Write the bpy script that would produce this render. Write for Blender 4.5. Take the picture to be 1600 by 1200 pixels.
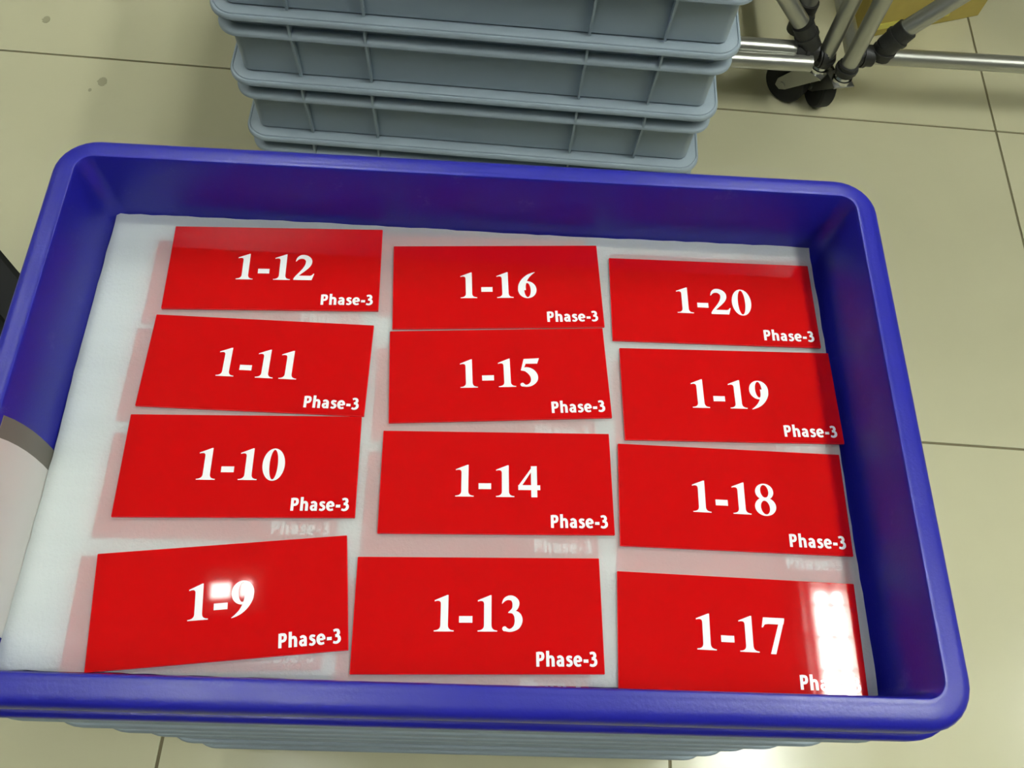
import bpy, bmesh, math, random
from mathutils import Vector, Matrix
random.seed(7)
PI = math.pi
S = 0.001                      # everything below is written in millimetres
for o in list(bpy.data.objects):
    bpy.data.objects.remove(o)
scene = bpy.context.scene
COL = scene.collection
FLOOR = -688.0
CEIL = 2212.0

# ------------------------------------------------------------------ camera
cam_d = bpy.data.cameras.new('camera')
cam = bpy.data.objects.new('camera', cam_d)
COL.objects.link(cam)
right = Vector((0.9981786533, 0.0208520176, 0.0566089162))
down = Vector((0.0434023702, -0.8999598782, -0.4338069294))
fwd = Vector((0.0419000036, 0.4354737777, -0.8992257662))
m = Matrix((right, -down, -fwd)).transposed().to_4x4()
m.translation = Vector((8.1094, -234.3831, 503.678)) * S
cam.matrix_world = m
cam_d.sensor_width = 36.0
cam_d.lens = 1354.7657 / 1600 * 36.0
cam_d.clip_start = 0.02
scene.camera = cam

# ------------------------------------------------------------------ view, world, lamps' strength
vs = scene.view_settings
vs.view_transform = 'Standard'
vs.look = 'None'
vs.gamma = 1.0
vs.use_curve_mapping = False
vs.exposure = 0.15
w = bpy.data.worlds.new('world')
scene.world = w
w.use_nodes = True
w.node_tree.nodes['Background'].inputs[0].default_value = (0.9, 0.97, 1.0, 1)
w.node_tree.nodes['Background'].inputs[1].default_value = 0.6
TUBE_POWER = 130.0
TUBE_POWER_BACK = 105.0
TUBE_POWER_DIM = 52.0  # lowered strength for the front left lamp


# ------------------------------------------------------------------ materials
def srgb(r, g, b):
    f = lambda c: (c / 255 / 12.92) if c / 255 <= 0.04045 else ((c / 255 + 0.055) / 1.055) ** 2.4
    return (f(r), f(g), f(b), 1.0)


def mat(name, col, rough=0.5, metal=0.0, spec=0.5, var=0.0, vscale=20.0, bump=0.0, bscale=300.0,
        rvar=0.0, rscale=60.0, coat=0.0, emit=None, estr=0.0, scuff=0.0):
    M = bpy.data.materials.new(name)
    M.use_nodes = True
    nt = M.node_tree
    b = nt.nodes['Principled BSDF']
    b.inputs['Base Color'].default_value = col
    b.inputs['Roughness'].default_value = rough
    b.inputs['Metallic'].default_value = metal
    b.inputs['Specular IOR Level'].default_value = spec
    b.inputs['Coat Weight'].default_value = coat
    if emit:
        b.inputs['Emission Color'].default_value = emit
        b.inputs['Emission Strength'].default_value = estr
    tc = nt.nodes.new('ShaderNodeTexCoord')
    if var > 0:
        n = nt.nodes.new('ShaderNodeTexNoise')
        n.inputs['Scale'].default_value = vscale
        n.inputs['Detail'].default_value = 6
        nt.links.new(tc.outputs['Object'], n.inputs['Vector'])
        r = nt.nodes.new('ShaderNodeMapRange')
        r.inputs[1].default_value = 0.3
        r.inputs[2].default_value = 0.7
        r.inputs[3].default_value = 1 - var
        r.inputs[4].default_value = 1 + var
        nt.links.new(n.outputs['Fac'], r.inputs[0])
        mx = nt.nodes.new('ShaderNodeVectorMath')
        mx.operation = 'SCALE'
        mx.inputs[0].default_value = col[:3]
        nt.links.new(r.outputs[0], mx.inputs['Scale'])
        nt.links.new(mx.outputs[0], b.inputs['Base Color'])
    if scuff > 0:                         # whitish rubbed spots
        n = nt.nodes.new('ShaderNodeTexNoise')
        n.inputs['Scale'].default_value = 38
        n.inputs['Detail'].default_value = 9
        n.inputs['Roughness'].default_value = 0.75
        nt.links.new(tc.outputs['Object'], n.inputs['Vector'])
        r = nt.nodes.new('ShaderNodeMapRange')
        r.inputs[1].default_value = 0.60
        r.inputs[2].default_value = 0.80
        r.inputs[3].default_value = 0.0
        r.inputs[4].default_value = scuff
        nt.links.new(n.outputs['Fac'], r.inputs[0])
        mc = nt.nodes.new('ShaderNodeMixRGB')
        mc.inputs[2].default_value = srgb(120, 124, 205)
        nt.links.new(r.outputs[0], mc.inputs[0])
        nt.links.new(b.inputs['Base Color'].links[0].from_socket, mc.inputs[1])
        nt.links.new(mc.outputs[0], b.inputs['Base Color'])
    if rvar > 0:
        n = nt.nodes.new('ShaderNodeTexNoise')
        n.inputs['Scale'].default_value = rscale
        n.inputs['Detail'].default_value = 8
        n.inputs['Roughness'].default_value = 0.7
        nt.links.new(tc.outputs['Object'], n.inputs['Vector'])
        r = nt.nodes.new('ShaderNodeMapRange')
        r.inputs[1].default_value = 0.35
        r.inputs[2].default_value = 0.7
        r.inputs[3].default_value = max(0.02, rough - rvar)
        r.inputs[4].default_value = rough + rvar
        nt.links.new(n.outputs['Fac'], r.inputs[0])
        nt.links.new(r.outputs[0], b.inputs['Roughness'])
    if bump > 0:
        n = nt.nodes.new('ShaderNodeTexNoise')
        n.inputs['Scale'].default_value = bscale
        n.inputs['Detail'].default_value = 4
        nt.links.new(tc.outputs['Object'], n.inputs['Vector'])
        bp = nt.nodes.new('ShaderNodeBump')
        bp.inputs['Strength'].default_value = bump
        bp.inputs['Distance'].default_value = 0.001
        nt.links.new(n.outputs['Fac'], bp.inputs['Height'])
        nt.links.new(bp.outputs[0], b.inputs['Normal'])
    return M


def foam_mat(name, thin):
    M = bpy.data.materials.new(name)
    M.use_nodes = True
    nt = M.node_tree
    nt.nodes.remove(nt.nodes['Principled BSDF'])
    out = nt.nodes['Material Output']
    tc = nt.nodes.new('ShaderNodeTexCoord')
    n = nt.nodes.new('ShaderNodeTexNoise')
    n.inputs['Scale'].default_value = 420
    n.inputs['Detail'].default_value = 5
    nt.links.new(tc.outputs['Object'], n.inputs['Vector'])
    mp = nt.nodes.new('ShaderNodeMapping')
    mp.inputs['Scale'].default_value = (6, 45, 6)
    nt.links.new(tc.outputs['Object'], mp.inputs['Vector'])
    n2 = nt.nodes.new('ShaderNodeTexNoise')
    n2.inputs['Scale'].default_value = 1.0
    n2.inputs['Detail'].default_value = 3
    nt.links.new(mp.outputs[0], n2.inputs['Vector'])
    cr = nt.nodes.new('ShaderNodeMapRange')
    cr.inputs[1].default_value = 0.3
    cr.inputs[2].default_value = 0.7
    cr.inputs[3].default_value = 0.94
    cr.inputs[4].default_value = 1.0
    nt.links.new(n2.outputs['Fac'], cr.inputs[0])
    vm = nt.nodes.new('ShaderNodeVectorMath')
    vm.operation = 'SCALE'
    vm.inputs[0].default_value = (0.90, 0.94, 0.93)
    nt.links.new(cr.outputs[0], vm.inputs['Scale'])
    bp = nt.nodes.new('ShaderNodeBump')
    bp.inputs['Strength'].default_value = 0.55
    bp.inputs['Distance'].default_value = 0.0012
    nt.links.new(n.outputs['Fac'], bp.inputs['Height'])
    d = nt.nodes.new('ShaderNodeBsdfDiffuse')
    t = nt.nodes.new('ShaderNodeBsdfTranslucent')
    for x in (d, t):
        nt.links.new(vm.outputs[0], x.inputs['Color'])
        nt.links.new(bp.outputs[0], x.inputs['Normal'])
    mx = nt.nodes.new('ShaderNodeMixShader')
    mx.inputs[0].default_value = 0.5 if thin else 0.15
    nt.links.new(d.outputs[0], mx.inputs[1])
    nt.links.new(t.outputs[0], mx.inputs[2])
    g = nt.nodes.new('ShaderNodeBsdfGlossy')
    g.inputs['Roughness'].default_value = 0.45
    nt.links.new(bp.outputs[0], g.inputs['Normal'])
    mg = nt.nodes.new('ShaderNodeMixShader')
    mg.inputs[0].default_value = 0.03
    nt.links.new(mx.outputs[0], mg.inputs[1])
    nt.links.new(g.outputs[0], mg.inputs[2])
    if thin:
        tr = nt.nodes.new('ShaderNodeBsdfTransparent')
        m2 = nt.nodes.new('ShaderNodeMixShader')
        m2.inputs[0].default_value = 0.29
        nt.links.new(mg.outputs[0], m2.inputs[1])
        nt.links.new(tr.outputs[0], m2.inputs[2])
        nt.links.new(m2.outputs[0], out.inputs[0])
    else:
        nt.links.new(mg.outputs[0], out.inputs[0])
    return M


M_BLUE = mat('blue_plastic', srgb(26, 27, 146), 0.36, var=0.03, vscale=8, rvar=0.04, rscale=30, bump=0.12, bscale=500, scuff=0.3)
M_GREY = mat('grey_plastic', srgb(150, 164, 174), 0.55, var=0.04, vscale=12, bump=0.1, bscale=900)
M_RED = mat('red_acrylic', srgb(190, 8, 12), 0.035, spec=0.5)
M_REDEDGE = mat('red_acrylic_edge', srgb(226, 40, 44), 0.15)  # lighter red paints in light coming through the bevelled edges
M_PRINT = mat('white_print', srgb(250, 250, 250), 0.08)
M_FOAM = foam_mat('foam_sheet_thin', True)
M_FOAMT = foam_mat('foam_thick', False)
M_CLEAR = bpy.data.materials.new('foam_underside')
M_CLEAR.use_nodes = True
_nt = M_CLEAR.node_tree
_nt.nodes.remove(_nt.nodes['Principled BSDF'])
_nt.links.new(_nt.nodes.new('ShaderNodeBsdfTransparent').outputs[0], _nt.nodes['Material Output'].inputs[0])
M_TILE = mat('floor_tile', srgb(196, 192, 160), 0.2, var=0.05, vscale=3.0, rvar=0.06, rscale=8)
M_GROUT = mat('tile_grout', srgb(112, 104, 78), 0.9)
M_WALL = mat('wall_paint', srgb(150, 152, 146), 0.8)
M_CEIL = mat('ceiling_board', srgb(140, 142, 140), 0.9)
M_ALU = mat('brushed_aluminium', srgb(176, 176, 168), 0.32, metal=0.85, bump=0.05, bscale=400)
M_STEEL = mat('zinc_plated_steel', srgb(150, 150, 145), 0.3, metal=0.9)
M_CHROME = mat('chrome', srgb(220, 220, 220), 0.1, metal=1.0)
M_BLACKP = mat('black_joint_plastic', srgb(38, 38, 36), 0.5)
M_RUBBER = mat('black_rubber', srgb(20, 20, 18), 0.7)
M_CARD = mat('cardboard', srgb(178, 160, 82), 0.8, var=0.05, vscale=30)
M_TAPE = mat('yellow_tape', srgb(214, 205, 96), 0.35)
M_DECK = mat('shade_deck_board', srgb(150, 150, 130), 0.6)
M_BLACKBOX = mat('black_bin_plastic', srgb(7, 9, 8), 0.6, spec=0.25)
M_LABEL = mat('white_label_paper', srgb(226, 222, 216), 0.35, bump=0.1, bscale=40)
M_LABELG = mat('grey_label_border', srgb(112, 108, 98), 0.5)
M_SHOE = mat('brown_leather', srgb(110, 72, 52), 0.4)
M_SOLE = mat('dark_sole', srgb(50, 46, 40), 0.7)
M_TUBE = mat('lit_tube', (0, 0, 0, 1), 0.5, emit=(0.95, 1.0, 0.94, 1), estr=TUBE_POWER)
M_TUBE2 = mat('lit_tube_bright', (0, 0, 0, 1), 0.5, emit=(0.95, 1.0, 0.94, 1), estr=TUBE_POWER_BACK)
M_TUBE3 = mat('lit_tube_dim', (0, 0, 0, 1), 0.5, emit=(0.95, 1.0, 0.94, 1), estr=TUBE_POWER_DIM)
M_SPOT = mat('added_spot_lens', (0, 0, 0, 1), 0.5, emit=(0.95, 1.0, 0.94, 1), estr=30)
M_REFL = mat('lamp_reflector', srgb(160, 154, 150), 0.5)
M_HOUS = mat('lamp_housing', srgb(235, 235, 232), 0.6)


# ------------------------------------------------------------------ helpers
def link(name, me, material=None, parent=None):
    o = bpy.data.objects.new(name, me)
    COL.objects.link(o)
    if material is not None and me is not None:
        me.materials.append(material)
    if parent is not None:
        o.parent = parent
    return o


def bm_obj(name, bm, material, parent=None, smooth=False, loc=None, rotz=0):
    bmesh.ops.recalc_face_normals(bm, faces=bm.faces[:])
    me = bpy.data.meshes.new(name)
    bm.to_mesh(me)
    bm.free()
    if smooth:
        for p in me.polygons:
            p.use_smooth = True
        try:
            me.set_sharp_from_angle(angle=math.radians(38))
        except Exception:
            pass
    o = link(name, me, material, parent)
    if loc is not None:
        o.location = Vector(loc) * S
    o.rotation_euler.z = rotz
    return o


def tag(o, label=None, cat=None, group=None, kind=None):
    if label: o['label'] = label
    if cat: o['category'] = cat
    if group: o['group'] = group
    if kind: o['kind'] = kind
    return o


def empty(name, loc, rotz, label, cat, group=None):
    o = bpy.data.objects.new(name, None)
    COL.objects.link(o)
    o.empty_display_size = 0.05
    o.location = Vector(loc) * S
    o.rotation_euler.z = rotz
    return tag(o, label, cat, group)


def copy_tree(src, parent=None):
    c = src.copy()
    COL.objects.link(c)
    if parent is not None:
        c.parent = parent
    for ch in list(src.children):
        copy_tree(ch, c)
    return c


def add_box(bm, c, s, rz=0.0, bevel=0.0):
    mtx = Matrix.Translation(Vector(c) * S) @ Matrix.Rotation(rz, 4, 'Z') @ Matrix.Diagonal((s[0] * S, s[1] * S, s[2] * S, 1))
    r = bmesh.ops.create_cube(bm, size=1.0, matrix=mtx)
    if bevel:
        es = list({e for v in r['verts'] for e in v.link_edges})
        bmesh.ops.bevel(bm, geom=es, offset=bevel * S, segments=2, affect='EDGES', profile=0.6)


def add_tube(bm, a, b, r, n=20, r2=None):
    a, b = Vector(a) * S, Vector(b) * S
    d = b - a
    q = d.to_track_quat('Z', 'Y').to_matrix().to_4x4()
    mtx = Matrix.Translation((a + b) / 2) @ q
    bmesh.ops.create_cone(bm, cap_ends=True, segments=n, radius1=r * S, radius2=(r if r2 is None else r2) * S,
                          depth=d.length, matrix=mtx)


def rrect(hx, hy, r, n=6):
    pts = []
    for cx, cy, a0 in ((1, 1, 0), (-1, 1, PI / 2), (-1, -1, PI), (1, -1, 3 * PI / 2)):
        for i in range(n + 1):
            a = a0 + i * PI / 2 / n
            pts.append((cx * (hx - r) + r * math.cos(a), cy * (hy - r) + r * math.sin(a)))
    return pts


def loft(bm, rings, closed=False, cap0=False, cap1=False):
    vr = [[bm.verts.new((x * S, y * S, z * S)) for (x, y) in pts] for pts, z in rings]
    n = len(vr[0])
    k = len(vr)
    for i in range(k if closed else k - 1):
        A, B = vr[i], vr[(i + 1) % k]
        for j in range(n):
            bm.faces.new((A[j], A[(j + 1) % n], B[(j + 1) % n], B[j]))
    if cap0: bm.faces.new(vr[0])
    if cap1: bm.faces.new(vr[-1])


# ------------------------------------------------------------------ crates
IX, IY, IR = 282.0, 175.5, 11.0          # rim opening half sizes and corner radius
BLUE_RIM = [(0, -5), (0.2, -1.2), (1.0, -0.2), (2.2, 0.0), (4.2, -0.5), (6.0, -0.7), (11, -1.3), (15.0, -2.4), (16.8, -3.8),
            (18, -6.2), (18.2, -15), (16.2, -15), (16.2, -7), (14, -4.6), (3, -4.2)]
GREY_RIM = [(-5, -5), (-5, -2.4), (-4, -1.2), (12.6, -0.2), (13.2, -0.6), (13.5, -2.0), (14.3, -2.0), (14.7, -0.9), (16.4, -1.1),
            (17.5, -2.2), (18, -3.8), (18, -7), (16.4, -7), (16.4, -5.4), (14, -4.6), (3, -4.6)]
FLANGE = [(2.2, -24.8), (11.0, -26.0), (14.2, -27.6), (15.0, -29.0), (15.0, -32.2), (14.2, -33.0), (2.2, -33.0)]
BLUE_FLANGE = [(2.2, -25), (18.0, -26.0), (20.4, -27.0), (21.2, -28.4), (21.2, -36), (20.4, -37), (2.2, -37)]
GREY_Z = 6.5


DRAFT = 0.086                            # how much the wall leans in with depth (the blue crate)


def drop(z):
    return -z * DRAFT


def crate_tub(parent, M):
    bm = bmesh.new()
    o = lambda off, z, r=IR: (rrect(IX + off - drop(z), IY + off - drop(z), r), z)
    foot = [o(-8, -103, 8), o(0.5, -103), o(2.5, -101)] if M is M_BLUE else [o(-9, -103, 8), o(-7, -102.4), o(-6.5, -98.4), o(1.5, -96.8), o(2.5, -95.6)]
    loft(bm, foot + [o(2.5, -60), o(2.5, -2), o(0.6, -0.9), o(0, -2.4), o(0, -60),
              o(0, -88), o(-3, -92), o(-8, -93, 8)], cap0=True, cap1=True)
    return bm_obj('tub', bm, M, parent, smooth=True)


def crate_ring(name, prof, parent, M, n=8):
    bm = bmesh.new()
    rings = [(rrect(IX + a, IY + a, IR + a, n), z) for a, z in prof]
    loft(bm, rings, closed=True)
    return bm_obj(name, bm, M, parent, smooth=True)


RIBSET = [(-211, -1, 0), (-126, -1, 0), (126, -1, 0), (211, -1, 0), (-211, 1, 0), (-126, 1, 0), (126, 1, 0), (211, 1, 0),
          (-95, -1, 1), (0, -1, 1), (95, -1, 1), (-95, 1, 1), (0, 1, 1), (95, 1, 1)]


def rib_mesh(M):
    bm = bmesh.new()
    prof = [(1.0 - drop(-4.5), -4.5), (15.0, -4.5), (14.9, -32), (13.0, -42), (6.0, -95.6), (1.0 - drop(-95.6), -95.6)]
    for t in (-1.3, 1.3):
        vs_ = [bm.verts.new((t * S, a * S, z * S)) for a, z in prof]
        bm.faces.new(vs_)
    bm.verts.ensure_lookup_table()
    k = len(prof)
    for i in range(k):
        bm.faces.new((bm.verts[i], bm.verts[(i + 1) % k], bm.verts[k + (i + 1) % k], bm.verts[k + i]))
    bmesh.ops.recalc_face_normals(bm, faces=bm.faces[:])
    me = bpy.data.meshes.new('rib')
    bm.to_mesh(me)
    bm.free()
    me.materials.append(M)
    return me


def make_crate(name, M, rimprof, label, group=None):
    root = empty(name, (0, 0, 0), 0, label, 'crate', group)
    crate_tub(root, M)
    crate_ring('rim', rimprof, root, M)
    crate_ring('lower_flange', BLUE_FLANGE if M is M_BLUE else FLANGE, root, M)
    me = rib_mesh(M)
    for p, s, ax in RIBSET:
        r = link('rib', me, None, root)
        if ax == 0:
            r.location = (p * S, s * IY * S, 0)
            r.rotation_euler.z = 0 if s > 0 else PI
        else:
            r.location = (s * IX * S, p * S, 0)
            r.rotation_euler.z = -PI / 2 if s > 0 else PI / 2
    return root


# ------------------------------------------------------------------ room
STAINS = [(-676, 903, 8), (-809, 1045, 7), (-693, 882, 3)]
M_STAIN = mat('floor_stain', srgb(150, 146, 116), 0.4)
TA = -0.0315                                # the tile grid is turned by this much
TS = 640.0
T0 = Vector((951.0, 906.5))                 # a joint crossing on the floor
ca, sa = math.cos(TA), math.sin(TA)


def grid(u, v):
    return (T0.x + u * ca - v * sa, T0.y + u * sa + v * ca)


bm = bmesh.new()
cx, cy = grid(-1.5 * TS, -1.0 * TS)
add_box(bm, (cx, cy, FLOOR - 26), (12.4 * TS, 12.4 * TS, 48), TA)
floor = tag(bm_obj('floor', bm, M_GROUT), 'beige polished tile floor', None, None, 'structure')
bm = bmesh.new()
add_box(bm, (0, 0, -4), (TS - 4.0, TS - 4.0, 8), 0, 0.8)
bmesh.ops.recalc_face_normals(bm, faces=bm.faces[:])
tile_me = bpy.data.meshes.new('tile')
bm.to_mesh(tile_me)
bm.free()
tile_me.materials.append(M_TILE)
for i in range(12):
    for j in range(12):
        t = link('tile', tile_me, None, floor)
        u, v = (i - 7 - 0.5 + 0.0) * TS, (j - 6.5) * TS
        x, y = grid(u, v)
        t.location = (x * S, y * S, (FLOOR + random.uniform(-0.2, 0.2)) * S)
        t.rotation_euler.z = TA
for x, y, r in STAINS:
    bm = bmesh.new()
    n_ = 18
    pts = [(x + r * (1 + 0.25 * math.sin(3 * i) * random.random()) * math.cos(2 * PI * i / n_), y + 1.3 * r * math.sin(2 * PI * i / n_)) for i in range(n_)]
    loft(bm, [(pts, FLOOR + 0.1), (pts, FLOOR + 0.35)], cap1=True)
    bm_obj('stain', bm, M_STAIN, floor)
RX0, RX1, RY0, RY1 = -3900, 3700, -3300, 3700
for nm, c, s in (('wall_left', (RX0 - 60, 200, 762), (120, 7300, 2900)), ('wall_right', (RX1 + 60, 200, 762), (120, 7300, 2900)),
                 ('wall_back', (-100, RY1 + 60, 762), (7600, 120, 2900)), ('wall_front', (-100, RY0 - 60, 762), (7600, 120, 2900))):
    bm = bmesh.new()
    add_box(bm, c, s)
    tag(bm_obj(nm, bm, M_WALL), None, None, None, 'structure')
bm = bmesh.new()
add_box(bm, (-100, 200, CEIL + 95), (7840, 7240, 60))
tag(bm_obj('ceiling', bm, M_CEIL), None, None, None, 'structure')


# ceiling lamps: open grille fittings with three tubes each
def make_lamp(label, L=1240, W=290):
    root = empty('ceiling_lamp', (0, 0, 0), 0, label, 'lamp', 'grille lamps on the ceiling')
    bm = bmesh.new()
    add_box(bm, (0, 0, 60), (W, L, 4))
    for s in (-1, 1):
        add_box(bm, (s * W / 2, 0, 30), (4, L, 64))
        add_box(bm, (0, s * L / 2, 30), (W, 4, 64))
    bm_obj('housing', bm, M_HOUS, root)
    for x in (-62, -10, 66):
        bm = bmesh.new()
        add_tube(bm, (0, -L / 2 + 60, 34), (0, L / 2 - 60, 34), 13, 12)
        bm_obj('tube', bm, M_TUBE, root, smooth=True, loc=(x, 0, 0))
    for x in (-112, -36, 30, 108):
        bm = bmesh.new()
        add_box(bm, (x, 0, 26), (3, L - 8, 52))
        bm_obj('reflector', bm, M_REFL, root)
    bm = bmesh.new()
    k = int(L / 100)
    for i in range(1, k):
        add_box(bm, (0, -L / 2 + i * L / k, 6), (W - 6, 6, 12))
    o = bm_obj('louvre', bm, M_REFL, root)
    o['kind'] = 'stuff'
    return root


lamp0 = make_lamp('three-tube grille lamp reflected in the 1-17 plate')
lamp0.location = Vector((1255, -140, CEIL)) * S
LAMPS = [(-760, 2390, 'grille lamp on the ceiling over the back, left of centre'),
         (1220, 2390, 'grille lamp on the ceiling over the back, right of centre'),
         (-700, -760, 'grille lamp on the ceiling over the front, left of centre'),
         (-2850, 1500, 'added grille lamp along the left wall, brightening the floor at left'),  # added, unseen: lifts the floor on the left
         (3060, -140, 'added grille lamp far to the right, brightening the floor there')]  # added, unseen: lifts the floor on the right
BACK_TUBE = [o for o in lamp0.children if o.name.startswith('tube')][0].data.copy()
BACK_TUBE.materials[0] = M_TUBE2
DIM_TUBE = BACK_TUBE.copy()
DIM_TUBE.materials[0] = M_TUBE3
for x, y, lb in LAMPS:
    c = copy_tree(lamp0)
    c.location = Vector((x, y, CEIL)) * S
    c['label'] = lb
    for ch in c.children:
        if ch.name.startswith('tube'):
            ch.data = BACK_TUBE if y > 1000 else DIM_TUBE if x == -700 else ch.data

sp = empty('added_spotlight', (-735, 362, CEIL), 0.1, 'small added spotlight on the ceiling for the bright patch in the 1-9 plate', 'lamp')  # unseen lamp, added to put a bright patch on the plate
bm = bmesh.new()
add_box(bm, (0, 0, 24), (190, 150, 52), 0, 4)
bm_obj('housing', bm, M_HOUS, sp)
for x, w_ in ((-40, 60), (38, 34)):
    bm = bmesh.new()
    add_box(bm, (0, 0, -3), (w_, 46, 4), 0, 1)
    bm_obj('lens', bm, M_SPOT, sp, loc=(x, 0, 0))

# ------------------------------------------------------------------ the two stacks
blue = make_crate('storage_crate', M_BLUE, BLUE_RIM, 'blue plastic crate with rounded rim holding white foam and red plates')
DRAFT = 0.02
grey0 = make_crate('storage_crate', M_GREY, GREY_RIM, 'x', 'grey crates in the stack behind the blue crate')
PITCH = 97.6
names_b = ['topmost grey crate seen in the stack behind the blue crate, cut by the frame',
           'grey crate second from the top in the stack behind the blue crate',
           'grey crate third from the top in the stack behind the blue crate',
           'grey crate fourth from the top behind the blue crate, mostly hidden by its rim',
           'hidden grey crate second from the floor in the stack behind the blue crate',
           'hidden grey crate standing on the floor under the stack behind the blue crate']
BX, BY, BA = -8.1, 532.0, -0.0308
offx, offy = -193.5 * math.sin(BA) * -1, 193.5 * math.cos(BA)
for k, lb in enumerate(names_b):
    c = grey0 if k == 0 else copy_tree(grey0)
    z = -105.1 + GREY_Z - k * PITCH
    c.location = Vector((BX + 193.5 * -math.sin(BA), BY + 193.5 * math.cos(BA), z)) * S
    c.rotation_euler.z = BA
    c['label'] = lb
names_f = ['grey crate directly under the blue crate', 'grey crate second below the blue crate',
           'grey crate third below the blue crate', 'grey crate fourth below the blue crate',
           'grey crate fifth below the blue crate', 'lowest grey crate on the floor under the blue crate']
for k, lb in enumerate(names_f):
    c = copy_tree(grey0)
    c.location = Vector((0.0, 3.0 * min(k, 3), -PITCH * (k + 1))) * S
    c.rotation_euler.z = 0
    c['label'] = lb
    c['group'] = 'grey crates stacked under the blue crate'

DRAFT = 0.086
# label on the inner left wall of the blue crate
bm = bmesh.new()


def wall_strip(y0, y1, z0, z1, t, ny=8, nz=6, bow=0.0):
    b = bmesh.new()
    V = []
    for side in (0, 1):
        for i in range(ny + 1):
            for j in range(nz + 1):
                y = y0 + (y1 - y0) * i / ny
                z = z0 + (z1 - z0) * j / nz
                yy = y + bow * (1 - (2 * j / nz - 1) ** 2)
                x = -(IX - drop(z)) + 0.25 + side * t
                V.append(b.verts.new((x * S, yy * S, z * S)))
    q = lambda s, i, j: V[s * (ny + 1) * (nz + 1) + i * (nz + 1) + j]
    for i in range(ny):
        for j in range(nz):
            b.faces.new((q(1, i, j), q(1, i + 1, j), q(1, i + 1, j + 1), q(1, i, j + 1)))
            b.faces.new((q(0, i, j), q(0, i, j + 1), q(0, i + 1, j + 1), q(0, i + 1, j)))
    for i in range(ny):
        for j in (0, nz):
            b.faces.new((q(0, i, j), q(0, i + 1, j), q(1, i + 1, j), q(1, i, j)))
    for j in range(nz):
        for i in (0, ny):
            b.faces.new((q(0, i, j), q(0, i, j + 1), q(1, i, j + 1), q(1, i, j)))
    return b


st = bm_obj('sticker', wall_strip(-150, -40, -66, -3.0, 0.5, bow=3), M_LABEL, blue, smooth=True)
st['label'] = 'white paper sticker on the inner left wall'
sb = bm_obj('sticker_border', wall_strip(-40, -25.5, -66, -3.0, 0.5, bow=3), M_LABELG, st, smooth=True)
sb['label'] = 'grey end band of the sticker'


# ------------------------------------------------------------------ foam
def ragged(x0, y0, x1, y1, step=9, amp=0.9):
    P = []
    c = [(x0, y0), (x1, y0), (x1, y1), (x0, y1)]
    for k in range(4):
        a, b = Vector(c[k]), Vector(c[(k + 1) % 4])
        n = max(2, int((b - a).length / step))
        nr = Vector(((b - a).y, -(b - a).x)).normalized()
        ph = random.uniform(0, 6)
        for i in range(n):
            t = i / n
            d = 0 if i == 0 else amp * (0.6 * math.sin(ph + t * 9) + random.uniform(-0.5, 0.5))
            p = a.lerp(b, t) + nr * d
            P.append((p.x, p.y))
    return P


def sheet(name, pts, z0, z1, M, label, group=None):
    bm = bmesh.new()
    loft(bm, [(pts, z0), (pts, z1)], cap0=True, cap1=True)
    o = bm_obj(name, bm, M)
    if M is M_FOAM:                      # one scattering layer for the whole thin sheet: its underside is clear
        o.data.materials.append(M_CLEAR)
        for p in o.data.polygons:
            if p.normal.z < -0.9:
                p.material_index = 1
    return tag(o, label, 'foam sheet', group)


ZT = -58.0
sheet('foam_sheet', ragged(-273.8, -168.5, 269, 169.5, amp=0.8), ZT - 3, ZT, M_FOAM, 'top white foam sheet carrying the red plates inside the blue crate')
sheet('foam_sheet', ragged(-275.2, -166, 268, 164, amp=0.6), ZT - 9, ZT - 5.2, M_FOAMT, 'second white foam sheet, under the top one, peeping out at its left edge')
sheet('foam_sheet', ragged(-266, -160, 264, 160, amp=0.4), -92.8, ZT - 9.1, M_FOAMT, 'thick white foam padding on the bottom of the blue crate')


# ------------------------------------------------------------------ lettering
def catmull(P, n=10):
    out = []
    Q = [P[0]] + list(P) + [P[-1]]
    for i in range(1, len(Q) - 2):
        for k in range(n):
            t = k / n
            a, b, c, d = Q[i - 1], Q[i], Q[i + 1], Q[i + 2]
            out.append(tuple(0.5 * (2 * b[q] + (c[q] - a[q]) * t + (2 * a[q] - 5 * b[q] + 4 * c[q] - d[q]) * t * t +
                                    (3 * b[q] - a[q] - 3 * c[q] + d[q]) * t ** 3) for q in range(3)))
    out.append(tuple(P[-1]))
    return out


def g_stroke(P):
    pts = catmull(P)
    F = []
    L, Rr = [], []
    for i, (x, y, h) in enumerate(pts):
        a = pts[max(0, i - 1)]
        b = pts[min(len(pts) - 1, i + 1)]
        d = Vector((b[0] - a[0], b[1] - a[1])).normalized()
        n = Vector((-d.y, d.x))
        L.append((x + n.x * h, y + n.y * h))
        Rr.append((x - n.x * h, y - n.y * h))
    for i in range(len(pts) - 1):
        F.append([Rr[i], Rr[i + 1], L[i + 1], L[i]])
    return F


def g_ring(co, ro, ci, ri, n=36, tilt=0.0):
    F = []

    def el(c, r, a):
        x, y = r[0] * math.cos(a), r[1] * math.sin(a)
        return (c[0] + x * math.cos(tilt) - y * math.sin(tilt), c[1] + x * math.sin(tilt) + y * math.cos(tilt))
    for i in range(n):
        a, b = 2 * PI * i / n, 2 * PI * (i + 1) / n
        F.append([el(ci, ri, a), el(co, ro, a), el(co, ro, b), el(ci, ri, b)])
    return F


def g_disc(c, r, n=20):
    return [[(c[0] + r * math.cos(2 * PI * i / n), c[1] + r * math.sin(2 * PI * i / n)) for i in range(n)]]


def g_arc(p0, p1, p2, n=6):
    return [tuple((1 - t) ** 2 * p0[k] + 2 * t * (1 - t) * p1[k] + t * t * p2[k] for k in range(2)) for t in [i / n for i in range(n + 1)]]


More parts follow.
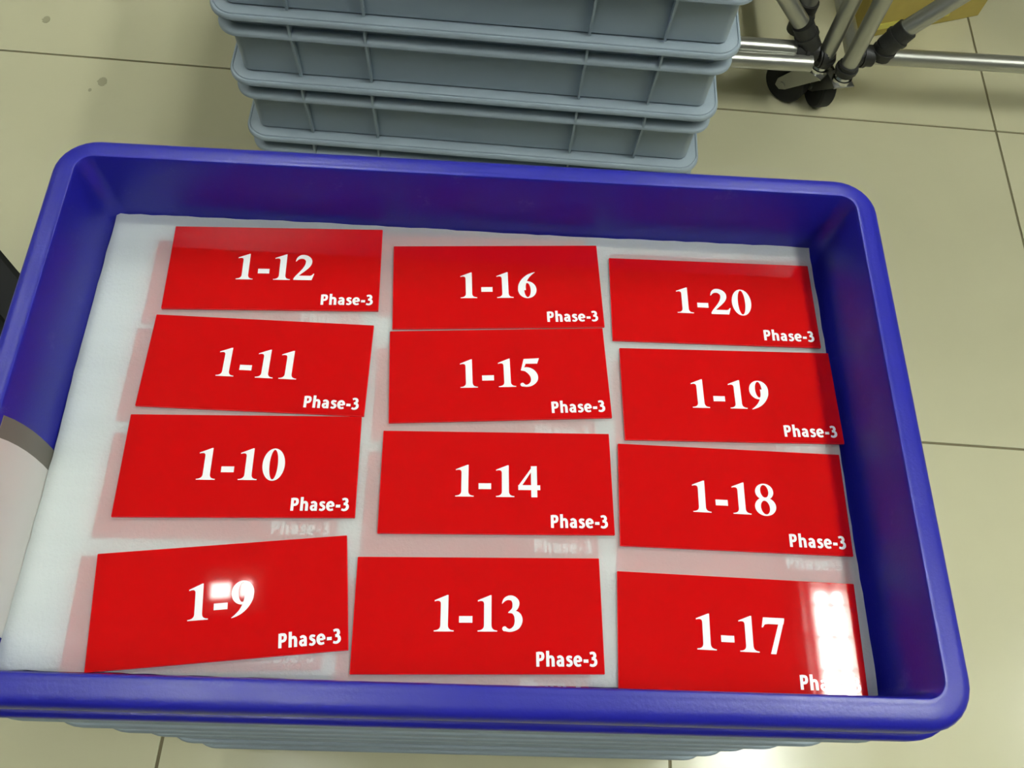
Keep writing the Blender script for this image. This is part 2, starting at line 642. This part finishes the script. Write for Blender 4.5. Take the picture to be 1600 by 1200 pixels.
SIX = g_ring((262, 215), (213, 229), (266, 205), (74, 190)) + \
    g_stroke([(140, 205, 90), (148, 330, 84), (200, 460, 66), (285, 570, 44), (385, 645, 22), (458, 682, 5)])
GLYPH = {
    '-': (333, [[(38, 165), (295, 165), (295, 290), (38, 290)]]),
    '1': (500, [[(62, 0)] + [(440, 0), (440, 20)] + g_arc((440, 20), (328, 24), (328, 120))[1:] + [(328, 690), (302, 690), (64, 590), (64, 566)] +
                g_arc((64, 566), (184, 606), (184, 520))[1:] + [(184, 120)] + g_arc((184, 120), (184, 24), (62, 20))[1:]]),
    '2': (500, g_stroke([(36, 500, 6), (80, 580, 30), (150, 626, 50), (235, 622, 58), (312, 565, 68), (335, 490, 72), (312, 395, 64), (245, 290, 46),
                         (160, 190, 32), (75, 90, 24), (26, 22, 14)]) +
          [[(17, 0), (428, 0), (478, 172), (454, 172), (430, 136), (392, 116), (110, 116), (40, 60), (17, 22)]]),
    '3': (500, g_stroke([(34, 530, 6), (84, 604, 28), (160, 640, 42), (245, 625, 54), (298, 555, 68), (290, 470, 60), (248, 408, 40), (160, 362, 10)]) +
          g_stroke([(150, 358, 8), (245, 366, 34), (325, 305, 68), (350, 210, 76), (318, 108, 62), (250, 46, 40), (170, 22, 28), (88, 46, 40)]) + g_disc((80, 52), 46)),
    '4': (500, [[(288, 0), (412, 0), (412, 676), (288, 676)], [(22, 154), (475, 154), (475, 260), (22, 260)],
                [(22, 154), (100, 250), (288, 540), (412, 676), (325, 676), (22, 244)]]),
    '5': (500, [[(136, 676), (478, 688), (430, 556), (170, 556)], [(136, 676), (190, 600), (130, 440), (60, 392)]] +
          g_stroke([(64, 404, 12), (170, 418, 54), (275, 362, 78), (340, 265, 84), (345, 170, 76), (305, 90, 54), (235, 34, 34), (155, 18, 24), (88, 42, 40)]) + g_disc((78, 48), 44)),
    '6': (500, SIX),
    '7': (500, [[(58, 676), (477, 676), (477, 648), (456, 560), (350, 552), (150, 552), (84, 540), (42, 482), (18, 482)],
                [(477, 650), (262, -14), (158, -14), (352, 556)]]),
    '8': (500, g_ring((250, 508), (192, 180), (252, 520), (84, 138), tilt=0.1) + g_ring((250, 186), (222, 200), (246, 166), (92, 148), tilt=0.1)),
    '9': (500, [[(500 - x, 674 - y) for x, y in f] for f in SIX]),
    '0': (500, g_ring((250, 338), (226, 352), (250, 338), (84, 322))),
}
NUM_H = 22.3


def number_mesh(txt):
    bm = bmesh.new()
    k = NUM_H / 676
    tot = sum(GLYPH[c][0] for c in txt)
    x = -tot / 2
    for c in txt:
        adv, faces = GLYPH[c]
        for q, f in enumerate(faces):
            vs_ = [bm.verts.new(((x + px) * k * S, (py - 338) * k * S, 0.0015 * q * S)) for px, py in f]
            fc = bm.faces.new(vs_)
            fc.normal_update()
            if fc.normal.z < 0:
                fc.normal_flip()
        x += adv
    bmesh.ops.triangulate(bm, faces=[f for f in bm.faces if len(f.verts) > 4])
    me = bpy.data.meshes.new('number')
    bm.to_mesh(me)
    bm.free()
    me.materials.append(M_PRINT)
    return me


HW = 60
SANS = {
    'P': (520, [[(96, 0, HW), (96, 640, HW)], [(96, 590, 50), (215, 588, 50), (318, 560, 54), (345, 450, 60), (310, 340, 54), (210, 300, 50), (96, 298, 50)]]),
    'h': (530, [[(94, 0, HW), (94, 690, HW)], [(94, 300, 44), (150, 395, 44), (245, 430, 50), (325, 390, 58), (350, 290, 60), (352, 190, 60), (352, 0, 60)]]),
    'a': (490, [[(72, 385, 40), (150, 428, 46), (235, 425, 50), (300, 370, 56), (316, 290, 58), (316, 0, 58)],
                [(316, 262, 38), (205, 258, 42), (108, 215, 54), (96, 130, 56), (150, 56, 46), (230, 62, 42), (316, 130, 40)]]),
    's': (400, [[(318, 395, 40), (225, 428, 44), (130, 405, 52), (112, 330, 54), (180, 265, 52), (265, 215, 52), (282, 130, 54), (215, 54, 46), (130, 48, 44), (48, 78, 40)]]),
    'e': (500, [[(100, 240, 40), (350, 240, 40)], [(368, 222, 52), (362, 320, 56), (305, 405, 50), (225, 432, 48), (135, 390, 54), (92, 300, 60), (96, 180, 60), (150, 80, 52), (250, 44, 44), (378, 70, 40)]]),
    '-': (310, [[(36, 238, 56), (270, 238, 56)]]),
    '3': (500, [[(66, 566, 42), (170, 598, 46), (275, 570, 54), (305, 470, 60), (250, 375, 50), (150, 345, 46)],
                [(150, 345, 46), (270, 325, 50), (340, 250, 58), (335, 140, 60), (255, 58, 50), (150, 42, 46), (48, 76, 42)]]),
}


def sans_mesh(txt, wid, hgt):
    bm = bmesh.new()
    tot = sum(SANS[c][0] for c in txt) * 0.94
    kx, ky = wid / tot * 1.02, hgt / 700
    x = -tot * 1.0
    q = 0
    for c in txt:
        adv, strokes = SANS[c]
        for st_ in strokes:
            for f in g_stroke([(a_, b_, h_ * 1.26) for a_, b_, h_ in st_]):
                q += 1
                fc = bm.faces.new([bm.verts.new(((x + px + 30) * kx * S, py * ky * S, 0.0006 * q * S)) for px, py in f])
                fc.normal_update()
                if fc.normal.z < 0:
                    fc.normal_flip()
        x += adv * 0.94
    me = bpy.data.meshes.new('lettering')
    bm.to_mesh(me)
    bm.free()
    me.materials.append(M_PRINT)
    return me


PHASE = sans_mesh('Phase-3', 38.4, 9.6)
CW, CH, CT = 157.5, 73.0, 2.0


def plate_body_mesh():
    bm = bmesh.new()
    add_box(bm, (0, 0, CT / 2), (CW, CH, CT))
    bmesh.ops.bevel(bm, geom=bm.edges[:], offset=0.35 * S, segments=1, affect='EDGES')
    bmesh.ops.recalc_face_normals(bm, faces=bm.faces[:])
    me = bpy.data.meshes.new('plate')
    bm.to_mesh(me)
    bm.free()
    me.materials.append(M_RED)
    me.materials.append(M_REDEDGE)
    for p in me.polygons:
        p.material_index = 0 if p.normal.z > 0.95 else 1
    return me


PLATE = plate_body_mesh()


def plate(num, x, y, a, z, label, group, tilt=(0, 0), numtext=True):
    root = empty('sign_plate', (x, y, z), a, label, 'sign', group)
    root.rotation_euler.x, root.rotation_euler.y = tilt
    link('plate', PLATE, None, root)
    if numtext:
        n = link('number', number_mesh(num), None, root)
        n.location = (0, 0.4 * S, (CT + 0.06) * S)
    p = link('lettering', PHASE, None, root)
    p.location = ((CW / 2 - 4.2) * S, (-CH / 2 + 4.6) * S, (CT + 0.06) * S)
    return root


CARDS = [('1-12', -146.34, 125.27, 0.0404), ('1-11', -147.18, 43.57, -0.0055), ('1-16', 21.55, 118.75, 0.0642), ('1-15', 24.81, 44.4, 0.0702),
         ('1-20', 186.46, 113.57, 0.0115), ('1-19', 192.45, 35.43, 0.0229), ('1-10', -147.62, -32.75, 0.0339), ('1-9', -145.71, -123.74, 0.1141),
         ('1-14', 25.51, -37.72, 0.0287), ('1-13', 16.47, -126.65, 0.0281), ('1-18', 187.66, -43.3, -0.0105), ('1-17', 183.85, -134.0, -0.0203)]
for num, x, y, a in CARDS:
    plate(num, x, y, a, ZT + 0.15, 'red sign plate lettered %s Phase-3 in white' % num, 'red numbered plates on the foam')
SH = {'1-12': (-13, -12), '1-11': (-13, -9), '1-10': (-11, -14), '1-9': (-14, -6), '1-16': (-11, 10), '1-15': (-10, -15), '1-14': (-10, -15), '1-13': (-9, -15),
      '1-20': (2, 7), '1-19': (-5, -9), '1-18': (-2, -14), '1-17': (2, 9)}
for num, x, y, a in CARDS:
    dx, dy = SH[num]
    plate(num, x + dx, y + dy, 0.4 * a, ZT - 5.15, 'red plate under the foam, showing faintly around plate %s' % num,
          'red plates under the top foam sheet', numtext=False)


# ------------------------------------------------------------------ pipe-frame trolleys at the upper right
def caster(root, sx, sy, ax, ay, topz, R=39.5):
    """swivel at (sx, sy), wheel axle at (ax, ay)"""
    dv = Vector((ax - sx, ay - sy))
    u = dv.normalized()
    nrm = Vector((-u.y, u.x))
    zc = FLOOR + R
    c = empty_part('caster', root)
    bm = bmesh.new()
    h = 13
    prof = [(-h, R - 9), (-h, R - 2.5), (-h + 3, R), (h - 3, R), (h, R - 2.5), (h, R - 9), (h - 2, R - 12), (h - 2, 0.6), (-h + 2, 0.6), (-h + 2, R - 12)]
    n = 32
    vr = []
    for i in range(n):
        a = 2 * PI * i / n
        ring = []
        for t, r in prof:
            p = Vector((ax, ay, zc)) + Vector((nrm.x * t, nrm.y * t, 0)) + Vector((u.x, u.y, 0)) * (r * math.cos(a)) + Vector((0, 0, r * math.sin(a)))
            ring.append(bm.verts.new(p * S))
        vr.append(ring)
    k = len(prof)
    for i in range(n):
        for j in range(k):
            bm.faces.new((vr[i][j], vr[i][(j + 1) % k], vr[(i + 1) % n][(j + 1) % k], vr[(i + 1) % n][j]))
    bm_obj('wheel', bm, M_RUBBER, c, smooth=True)
    bm = bmesh.new()
    for s in (-1, 1):
        o3 = Vector((nrm.x, nrm.y, 0)) * (s * 17)
        th = Vector((nrm.x, nrm.y, 0)) * 1.4
        outline = [(-16, topz - 14), (26, topz - 14), (dv.length + 12, zc + 6), (dv.length + 12, zc - 8), (dv.length + 2, zc - 12), (dv.length - 9, zc - 5)]
        P = [Vector((sx, sy, 0)) + Vector((u.x, u.y, 0)) * q + Vector((0, 0, z)) + o3 for q, z in outline]
        A = [bm.verts.new((p - th) * S) for p in P]
        B = [bm.verts.new((p + th) * S) for p in P]
        bm.faces.new(A)
        bm.faces.new(B)
        for i in range(len(P)):
            j = (i + 1) % len(P)
            bm.faces.new((A[i], A[j], B[j], B[i]))
    add_box(bm, (sx + u.x * 3, sy + u.y * 3, topz - 13), (40, 37, 3), math.atan2(u.y, u.x))
    a_, b_ = Vector((ax, ay, zc)) - Vector((nrm.x, nrm.y, 0)) * 20, Vector((ax, ay, zc)) + Vector((nrm.x, nrm.y, 0)) * 20
    add_tube(bm, a_, b_, 6, 12)
    bm_obj('fork', bm, M_STEEL, c)
    bm = bmesh.new()
    add_tube(bm, (sx, sy, topz - 12), (sx, sy, topz - 4), 17, 24)
    add_tube(bm, (sx, sy, topz - 4), (sx, sy, topz + 6), 14, 24, 11)
    bm_obj('swivel_ring', bm, M_CHROME, c, smooth=True)
    return c


def empty_part(name, parent):
    o = bpy.data.objects.new(name, None)
    COL.objects.link(o)
    o.empty_display_size = 0.03
    o.parent = parent
    return o


def pipe(root, a, b, name='pipe', r=14):
    bm = bmesh.new()
    add_tube(bm, a, b, r, 24)
    return bm_obj(name, bm, M_ALU, root, smooth=True)


def sleeve(root, a, b, r=18, name='joint'):
    bm = bmesh.new()
    add_tube(bm, a, b, r, 16)
    d = (Vector(b) - Vector(a)).normalized()
    m_ = (Vector(a) + Vector(b)) / 2
    add_tube(bm, m_ - d * 3, m_ + d * 3, r + 2.5, 16)
    return bm_obj(name, bm, M_BLACKP, root, smooth=True)


def lerp(a, b, t):
    return tuple(a[i] + (b[i] - a[i]) * t for i in range(3))


ZB = -578.0
# left trolley (its right-hand corner shows)
tl = empty('pipe_trolley', (584, 932, FLOOR), 0, 'aluminium pipe trolley whose post stands on the left-hand caster, behind the crate stack', 'trolley')
tl.location = (0, 0, 0)
P1 = (584, 934)
caster(tl, P1[0], P1[1], 552, 964, ZB - 2)
pipe(tl, (P1[0], P1[1], ZB + 4), (P1[0], P1[1], 250), 'post')
pipe(tl, (330, 940, -553), (536, 936, -553), 'rail')
pipe(tl, (330, 914, -562), (556, 914, -562), 'rail')
sleeve(tl, (528, 936, -553), (566, 935, -553), 17)
sleeve(tl, (570, 933, -562), (584, 934, -562), 18)
sleeve(tl, (584, 934, -576), (584, 934, -556), 17)
brB = (330, 944, -292)
sleeve(tl, (552, 937, -545), (524, 940, -503), 18)
pipe(tl, (520, 940, -500), brB, 'brace')
pipe(tl, (540, 990, -540), (548, 1005, 250), 'post')
sleeve(tl, (540, 990, -560), (540, 990, -500), 18)
pipe(tl, (546, 990, -553), (546, 1650, -553), 'rail')
pipe(tl, (320, 944, ZB + 4), (320, 944, 250), 'post')
caster(tl, 320, 944, 330, 978, ZB - 2)
pipe(tl, (320, 944, -553), (320, 1650, -553), 'rail')
pipe(tl, (320, 1650, ZB + 4), (320, 1650, 250), 'post')
caster(tl, 320, 1650, 290, 1665, ZB - 2)
pipe(tl, (546, 1650, ZB + 4), (546, 1650, 250), 'post')
caster(tl, 546, 1650, 520, 1668, ZB - 2)
bm = bmesh.new()
add_box(bm, (-10, 1330, 262), (1200, 860, 18))  # unseen board, stretched far past its posts to shade the floor
bm_obj('shade_deck', bm, M_DECK, tl)
# right trolley
tr = empty('pipe_trolley', (618, 917, FLOOR), 0, 'aluminium pipe trolley on the right with a black-jointed slanting brace', 'trolley')
tr.location = (0, 0, 0)
P2 = (620, 912)
caster(tr, P2[0], P2[1], 611, 956, ZB - 2)
pipe(tr, (P2[0], P2[1], ZB + 4), (P2[0], P2[1], 250), 'post')
pipe(tr, (630, 934, -556), (1560, 936, -556), 'rail')
sleeve(tr, (632, 934, -556), (664, 934, -556), 18)
sleeve(tr, (620, 912, -576), (620, 912, -556), 17)
sleeve(tr, (678, 934, -556), (678, 934, -528), 18)
sleeve(tr, (678, 934, -534), (698, 936, -496), 19)
pipe(tr, (694, 936, -500), (905, 950, -250), 'brace', 15)
pipe(tr, (1560, 936, ZB + 4), (1560, 936, 250), 'post')
caster(tr, 1560, 936, 1530, 950, ZB - 2)
pipe(tr, (1560, 936, -556), (1560, 1650, -556), 'rail')
pipe(tr, (632, 936, -556), (632, 1650, -556), 'rail')
pipe(tr, (632, 1650, ZB + 4), (632, 1650, 250), 'post')
caster(tr, 632, 1650, 608, 1668, ZB - 2)
pipe(tr, (1560, 1650, ZB + 4), (1560, 1650, 250), 'post')
caster(tr, 1560, 1650, 1530, 1665, ZB - 2)
bm = bmesh.new()
add_box(bm, (1105, 1320, 262), (980, 860, 18))  # unseen board overhead, added to shade the floor below
bm_obj('shade_deck', bm, M_DECK, tr)

# cardboard box on the floor behind the right trolley
A, B = Vector((728, 1122)), Vector((982, 1208))
d = (B - A).normalized()
n = Vector((-d.y, d.x))
ang = math.atan2(d.y, d.x)
ctr = (A + B) / 2 + n * 150
bx = empty('cardboard_box', (ctr.x, ctr.y, FLOOR), ang, 'yellowish cardboard box on the floor behind the right trolley', 'box')
bm = bmesh.new()
L = (B - A).length
add_box(bm, (0, 0, 126), (L, 300, 250), 0, 1.5)
bm_obj('carton', bm, M_CARD, bx)
bm = bmesh.new()
add_box(bm, (0, 0, 252.2), (52, 300.8, 1.0))
add_box(bm, (0, -150.6, 222), (52, 0.8, 60))
bm_obj('tape', bm, M_TAPE, bx)
bm = bmesh.new()
add_box(bm, (-40, -152, 26), (L - 84, 3, 12))
bm_obj('strap', bm, M_TAPE, bx)

# black bin at the left edge, behind the blue crate
bb = empty('storage_bin', (-694, 270, FLOOR), math.radians(135), 'black plastic bin standing on the floor beyond the left rim of the blue crate', 'bin')
bm = bmesh.new()
loft(bm, [(rrect(140, 120, 14), 1), (rrect(156, 136, 16), 250)], cap0=True, cap1=True)
bm_obj('bin_body', bm, M_BLACKBOX, bb, smooth=True)
bm = bmesh.new()
loft(bm, [(rrect(164, 144, 18), 250), (rrect(166, 146, 18), 256), (rrect(166, 146, 18), 266), (rrect(160, 140, 16), 272), (rrect(120, 100, 14), 272), (rrect(116, 96, 14), 268)],
     cap0=True, cap1=True)
bm_obj('bin_lid', bm, M_BLACKBOX, bb, smooth=True)

# shoe whose toe shows at the top edge
sh = empty('shoe', (-688, 1108, FLOOR), 0.1, 'brown shoe with dark sole, toe just showing at the top edge', 'shoe')


def shoe_ring(w0, y0, y1, n=28):
    pts = []
    for i in range(n):
        a = 2 * PI * i / n
        t = (math.sin(a) + 1) / 2
        y = y0 + (y1 - y0) * t
        k = w0 * (0.82 + 0.28 * math.sin(PI * (1 - t) ** 0.8))
        pts.append((k * math.cos(a), y))
    return pts


bm = bmesh.new()
loft(bm, [(shoe_ring(44, 2, 282), 0.5), (shoe_ring(47, 0, 284), 6), (shoe_ring(46, 1, 283), 22)], cap0=True, cap1=True)
bm_obj('sole', bm, M_SOLE, sh, smooth=True)
bm = bmesh.new()
loft(bm, [(shoe_ring(43, 6, 278), 22), (shoe_ring(43, 10, 276), 36), (shoe_ring(39, 28, 272), 54), (shoe_ring(34, 80, 270), 74), (shoe_ring(30, 140, 268), 98), (shoe_ring(27, 150, 262), 98),
          (shoe_ring(24, 150, 250), 60)], cap0=True, cap1=True)
bm_obj('upper', bm, M_SHOE, sh, smooth=True)
